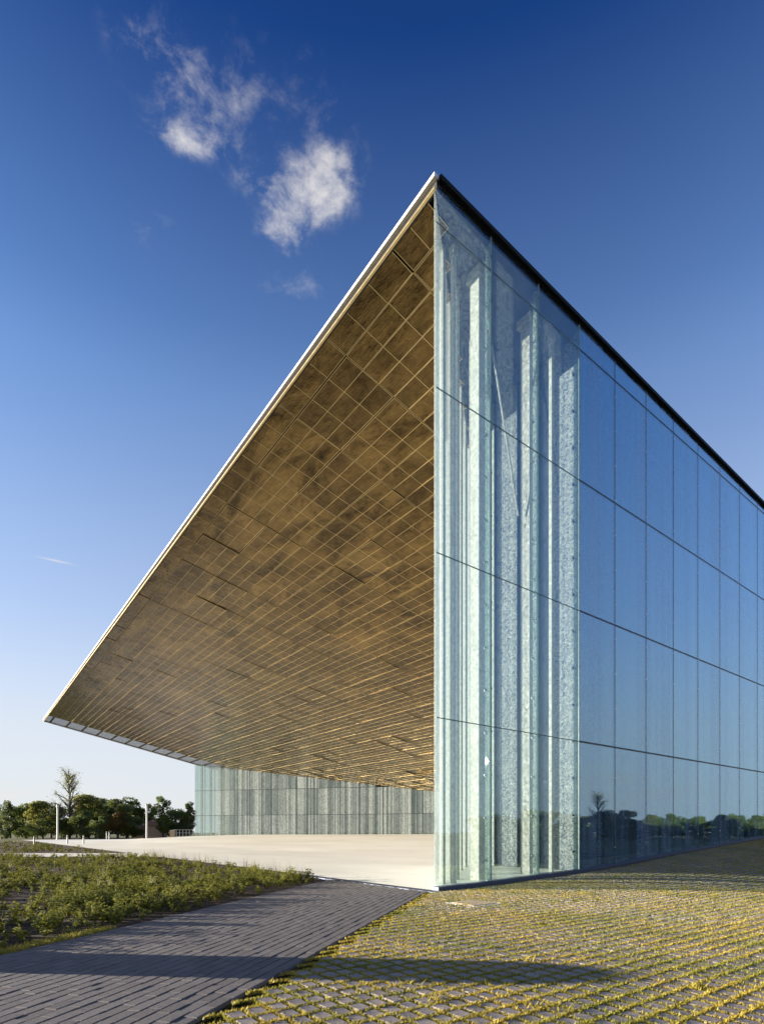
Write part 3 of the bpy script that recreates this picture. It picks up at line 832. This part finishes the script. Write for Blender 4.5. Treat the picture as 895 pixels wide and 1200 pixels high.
# ------------------------------------------------------------------ trees
def tree_meshes(seed, h, rx, rz, trunk_h, leafmat, n, leaf, bare=False):
    r = random.Random(seed); tr = MB(); cr = MB()
    top = h * (.92 if bare else .72)
    pts = [(0, 0, -.2)]; 
    for k in range(1, 6): pts.append((r.gauss(0, .03) * h * .3, r.gauss(0, .03) * h * .3, top * k / 5))
    tr.tube(pts, [h * .022 * (1 - .16 * k) for k in range(6)], 7)
    tips = []
    nb = 40 if bare else 14
    for k in range(nb):
        f = r.uniform(.30, 1.0); fi = min(4, int(f * 5)); base = Vector(pts[fi]).lerp(Vector(pts[fi + 1]), f * 5 - fi); a = r.uniform(0, 6.28)
        L = rx * r.uniform(.5, 1.0) * ((1.2 - .85 * f) if bare else (.75 - .4 * f)); rise = L * (r.uniform(.6, 1.5) if bare else r.uniform(.4, 1.1))
        mid = base + Vector((math.cos(a) * L * .5, math.sin(a) * L * .5, rise * .55)); end = base + Vector((math.cos(a) * L, math.sin(a) * L, rise))
        tr.tube([base, mid, end], [h * .009, h * .006, h * .002], 5, 0, False); tips += [mid, end]
        if bare:
            for q in range(5):
                st_ = base.lerp(end, r.uniform(.3, 1)); aa = a + r.gauss(0, .9); l2 = L * r.uniform(.25, .5)
                e2 = st_ + Vector((math.cos(aa) * l2, math.sin(aa) * l2, l2 * r.uniform(.3, 1.1)))
                tr.tube([st_, e2], [h * .004, h * .0012], 4, 0, False); tips.append(e2)
    cz = trunk_h + (h - trunk_h) * .5; hz = (h - trunk_h) * .5
    lumps = []
    for k in range(26 if rx < 2.5 else 16):
        a = r.uniform(0, 6.28); f = r.uniform(-.9, .9) if rx > 2.5 else -.9 + 1.75 * k / 25; rr = math.sqrt(max(0, 1 - f * f)) * rx * r.uniform(.35, .85)
        lumps.append((math.cos(a) * rr, math.sin(a) * rr, cz + f * hz * .85, rx * r.uniform(.28, .5)))
    for k in range(n):
        if bare:
            tp_ = r.choice(tips); p = Vector(tp_) + Vector((r.gauss(0, .35), r.gauss(0, .35), r.gauss(0, .3)))
        else:
            lx, ly, lz, lr = r.choice(lumps)
            v = Vector((r.gauss(0, 1), r.gauss(0, 1), r.gauss(0, 1))).normalized() * lr * r.uniform(.45, 1.05) ** .6
            p = Vector((lx + v.x, ly + v.y, max(trunk_h * .5, lz + v.z * .8)))
        u = Vector((r.gauss(0, 1), r.gauss(0, 1), r.gauss(0, .6))).normalized(); wv = u.orthogonal().normalized(); l = leaf * r.uniform(.6, 1.4)
        cr.face([p - u * l * .6, p + wv * l * .3, p + u * l * .6, p - wv * l * .3])
    return tr.mesh('trunk', M['bark'], True), cr.mesh('crown', leafmat)
TREE = {}
def tree(kind, x, y, h, label, group, rz=0):
    spec = {'broad': (10, 3.6, 1.2, .2, 0, 5200, .34), 'broad2': (10, 3.4, 1.2, .1, 1, 5200, .34), 'yellow': (10, 3.2, 1, .2, 2, 4800, .34),
            'slim': (10, 1.9, 1, .8, 1, 3600, .3), 'orange': (10, 3.6, 1, .8, 3, 4200, .32), 'conifer': (10, 1.7, 1, .5, 0, 3600, .3), 'bare': (10, 2.9, 1, 2.2, 2, 1500, .14)}[kind]
    if kind not in TREE: TREE[kind] = tree_meshes(hash(kind) % 997 if False else sum(map(ord, kind)), spec[0], spec[1], spec[2], spec[3], M['tree'][spec[4]], spec[5], spec[6], kind == 'bare')
    nm = {'broad': 'broadleaf_tree', 'broad2': 'broadleaf_tree', 'yellow': 'broadleaf_tree', 'slim': 'slender_tree', 'orange': 'autumn_tree', 'conifer': 'conifer_tree', 'bare': 'bare_tree'}[kind]
    o = thing(nm, label, 'tree', (x, y, gh(x, y) - .1), rz, group); o.scale = (h / 8.2,) * 2 + (h / 10,) if kind not in ('bare', 'slim', 'conifer') else (h / 10,) * 3
    link('trunk', TREE[kind][0], o); link('crown', TREE[kind][1], o)
    return o
def far_xy(px_, depth): return (px_ - 447.5) / 653 * depth, depth
GB = 'trees along the far side of the forecourt'
for (kind, px_, dep, topy, lab) in (
    ('broad', 8, 128, 940, 'dark broadleaf tree at the far end of the tree row beyond the beds'),
    ('conifer', 7, 120, 938, 'narrow dark conifer beyond the planting beds'),
    ('broad2', 30, 122, 948, 'low green tree next to the narrow conifer'),
    ('yellow', 50, 118, 941, 'light green tree behind the first lamp post'),
    ('broad', 60, 132, 938, 'dark tree behind the light green tree and lamp post'),
    ('bare', 81, 118, 908, 'tall thinly leaved tree standing above the tree row'),
    ('yellow', 104, 122, 934, 'yellow-green tree beside the tall thinly leaved tree'),
    ('broad', 118, 126, 934, 'dark round tree beside the yellow-green tree'),
    ('broad', 138, 130, 930, 'tallest dark broadleaf tree of the row'),
    ('broad2', 96, 116, 952, 'bushy grey-green tree low in front of the row'),
    ('orange', 137, 116, 953, 'small orange-tinged tree in front of the tallest dark tree'),
    ('yellow', 148, 118, 945, 'yellowing tree just behind the orange-tinged one'),
    ('broad2', 165, 132, 949, 'dark low tree behind the second lamp post'),
    ('slim', 191, 120, 934, 'slender light green tree standing alone near the railing'),
    ('slim', 176, 124, 943, 'shorter slender tree by the second lamp post'),
    ('broad', 206, 126, 946, 'dark tree behind the railing'),
    ('conifer', 222, 118, 940, 'narrow tree against the glass entrance corner'),
    ('broad2', 2, 112, 958, 'low round bush-like tree under the narrow conifer'), ('broad', 44, 114, 958, 'low dark tree at the foot of the light green tree'),
    ('broad', 72, 116, 957, 'low dark tree behind the trunk of the tall thinly leaved tree'), ('broad2', 116, 114, 958, 'low dense green tree left of the orange-tinged one'),
    ('broad', 155, 118, 958, 'low dark tree beside the orange-walled house'), ('broad', 182, 128, 957, 'low dark tree between the two slender trees'),
    ('broad', 214, 124, 957, 'low dark tree behind the railing end'),     ('broad', 12, 138, 944, 'dark tree mass behind the narrow conifer'), ('broad2', 40, 140, 944, 'green tree mass between conifer and light green tree'), ('broad', 74, 142, 944, 'dark tree mass behind the first lamp post'),
    ('broad2', 112, 138, 938, 'green tree crown rising behind the yellow-green tree'), ('broad', 128, 136, 938, 'dark crown beside the tallest dark tree'), ('broad', 150, 142, 944, 'dark crown behind the yellowing tree'),
    ('broad', 172, 146, 955, 'dark low crown behind the orange-walled house'), ('broad2', 200, 140, 952, 'green crown behind the railing and cabinet'), ('broad', 216, 140, 950, 'dark crown next to the glass entrance corner'),
    ('broad', 20, 150, 955, 'dark hedge-like tree filling the gap behind the low green tree'),
    ('broad', 90, 150, 950, 'dark tree deep behind the tall thinly leaved tree'),
    ('broad', 185, 155, 960, 'far dark tree behind the slender trees')):
    x, y = far_xy(px_, dep); h = ((983 - topy) / 653 * dep + .3) * 1.06
    tree(kind, x, y, h, lab, GB, rng.uniform(0, 6.28))
# trees across the open ground on the other side, which the long facade mirrors
def mirror(x, y):
    nx_, ny_ = -EX, -EY; k = (x - CX) * nx_ + (y - CY) * ny_
    return x - 2 * k * nx_, y - 2 * k * ny_
GM = 'trees opposite the long glass facade'
refl = [('bare', 700, 88, 926), ('broad2', 732, 90, 946), ('broad', 715, 92, 942)] + [(rng.choice(('broad', 'broad2', 'yellow', 'broad')), 560 + 11 * q + rng.uniform(-5, 5), rng.uniform(100, 128), rng.uniform(948, 962)) for q in range(60)] + [('broad', 560 + 24 * q, 140, 955 + rng.uniform(-3, 3)) for q in range(28)]
for n, (kind, px_, dep, topy) in enumerate(refl):
    x, y = far_xy(px_, dep); x, y = mirror(x, y)
    lab = {'bare': 'thinly leaved tree across the open ground, mirrored in the long glass facade', 'broad': 'dark broadleaf tree across the open ground, mirrored in the long glass facade', 'broad2': 'mid green broadleaf tree across the open ground, mirrored in the long glass facade', 'yellow': 'yellow-green tree across the open ground, mirrored in the long glass facade'}[kind]
    tree(kind, x, y, (984 - topy) / 653 * dep, lab, GM, rng.uniform(0, 6.28))

# ------------------------------------------------------------------ street furniture at the far left
for px_, lab in ((67.5, 'slim grey lamp post beside the tall thinly leaved tree'), (172, 'slim grey lamp post between the dark trees and slender trees')):
    x, y = far_xy(px_, 100); lp = thing('lamp_post', lab, 'lamp post', (x, y, 0), 0, 'lamp posts')
    b = MB(); b.tube([(0, 0, -.1), (0, 0, .15)], .24, 12); b.build('base', M['post'], lp)
    b = MB(); b.tube([(0, 0, .1), (0, 0, 5.7)], [.17, .14], 10); b.build('pole', M['post'], lp)
    b = MB(); b.tube([(0, 0, 5.7), (0, 0, 5.78), (0, 0, 6.25), (0, 0, 6.32)], [.14, .20, .20, .1], 12); b.build('lamp_head', M['post'], lp)
for px_, dep, ht, lab in ((40, 60, .85, 'short dark bollard at the edge of the far bed'), (79, 62, .95, 'pale bollard near the lamp post'), (98, 60, .9, 'squat bollard where the far bed meets the forecourt'), (125, 90, 1.3, 'thin post before the tree row'), (128, 92, 1.3, 'thin post twin before the tree row')):
    x, y = far_xy(px_, dep); z = gh(x, y); bo = thing('bollard', lab, 'bollard', (x, y, z), 0, 'bollards')
    b = MB(); b.tube([(0, 0, -.1), (0, 0, ht - .08), (0, 0, ht)], [.08, .08, .05], 10); b.build('shaft', M['post'], bo)
    b = MB(); b.tube([(0, 0, ht - .22), (0, 0, ht - .14)], .088, 10); b.build('band', M['steel'], bo)
x0, y0 = far_xy(203, 96); x1, y1 = far_xy(226, 96)
ra = thing('railing', 'grey metal railing near the glass entrance corner', 'railing', (x0, y0, 0))
for z in (.6, 1.2, 1.75):
    b = MB(); b.bar((0, 0, z), (x1 - x0, 0, z), .06); b.build('rail', M['post'], ra)
for q in range(7):
    b = MB(); xx = (x1 - x0) * q / 6; b.bar((xx, -.08, -.1), (xx, -.08, 1.74), .07); b.build('baluster', M['post'], ra)
x, y = far_xy(202, 92)
bx = thing('service_kiosk', 'small tan cabinet at the end of the grey railing', 'cabinet', (x, y, 0))
b = MB(); b.box(-.32, .32, -.3, .3, 0, 1.6); b.build('body', plain('tan_panel', (.42, .30, .17), .7), bx)
b = MB(); b.box(-.36, .36, -.34, .34, 1.602, 1.68); b.build('lid', M['post'], bx)
b = MB(); b.box(-.27, .27, -.315, -.302, .15, 1.5); b.build('door', plain('tan_door', (.38, .27, .15), .6), bx)
x, y = far_xy(164, 122)
ho = thing('brick_house', 'small house with pale orange walls half hidden behind the trees', 'house', (x, y, 0), R(-42))
b = MB(); b.box(-2.4, 2.4, 0, 5, -.2, 2.6); b.build('wall', plain('orange_brick', (.55, .36, .22), .9), ho)
b = MB(); b.v = [(-2.7, -.3, 2.6), (2.7, -.3, 2.6), (2.7, 5.3, 2.6), (-2.7, 5.3, 2.6), (-2.7, 2.5, 4.1), (2.7, 2.5, 4.1)]
b.f = [(0, 1, 5, 4), (2, 3, 4, 5), (1, 2, 5), (3, 0, 4), (3, 2, 1, 0)]; b.m = [0] * 5; b.build('roof', plain('roof_tiles', (.30, .17, .10), .9), ho)
for xx in (-1.3, 1.2):
    b = MB(); b.box(xx - .4, xx + .4, -.03, .02, 1.0, 2.0); b.build('window', M['joint'], ho)

# board added out of frame to cast the long shadow on path and pavers
py_ = thing('shadow_board', 'upright rounded board added out of frame to cast a long shadow', 'sign', (-5.6, 5.62, 0), math.atan2(-.09, .996))
BH = 7.9 * math.tan(SUN_EL) - .16
b = MB(); prof = [(-.42, -.2), (.42, -.2), (.42, BH)] + [(.42 * math.cos(a), BH + .16 * math.sin(a)) for a in np.linspace(.25, math.pi - .25, 9)] + [(-.42, BH)]
n_ = len(prof); b.v = [(-.05, u, v) for u, v in prof] + [(.05, u, v) for u, v in prof]
b.f = [tuple(range(n_ - 1, -1, -1)), tuple(range(n_, 2 * n_))] + [(k, (k + 1) % n_, n_ + (k + 1) % n_, n_ + k) for k in range(n_)]; b.m = [0] * len(b.f)
b.build('board', M['plinth'], py_)
b = MB(); b.box(-.12, .12, -.5, .5, -.1, .06); b.build('base', M['concrete'], py_)
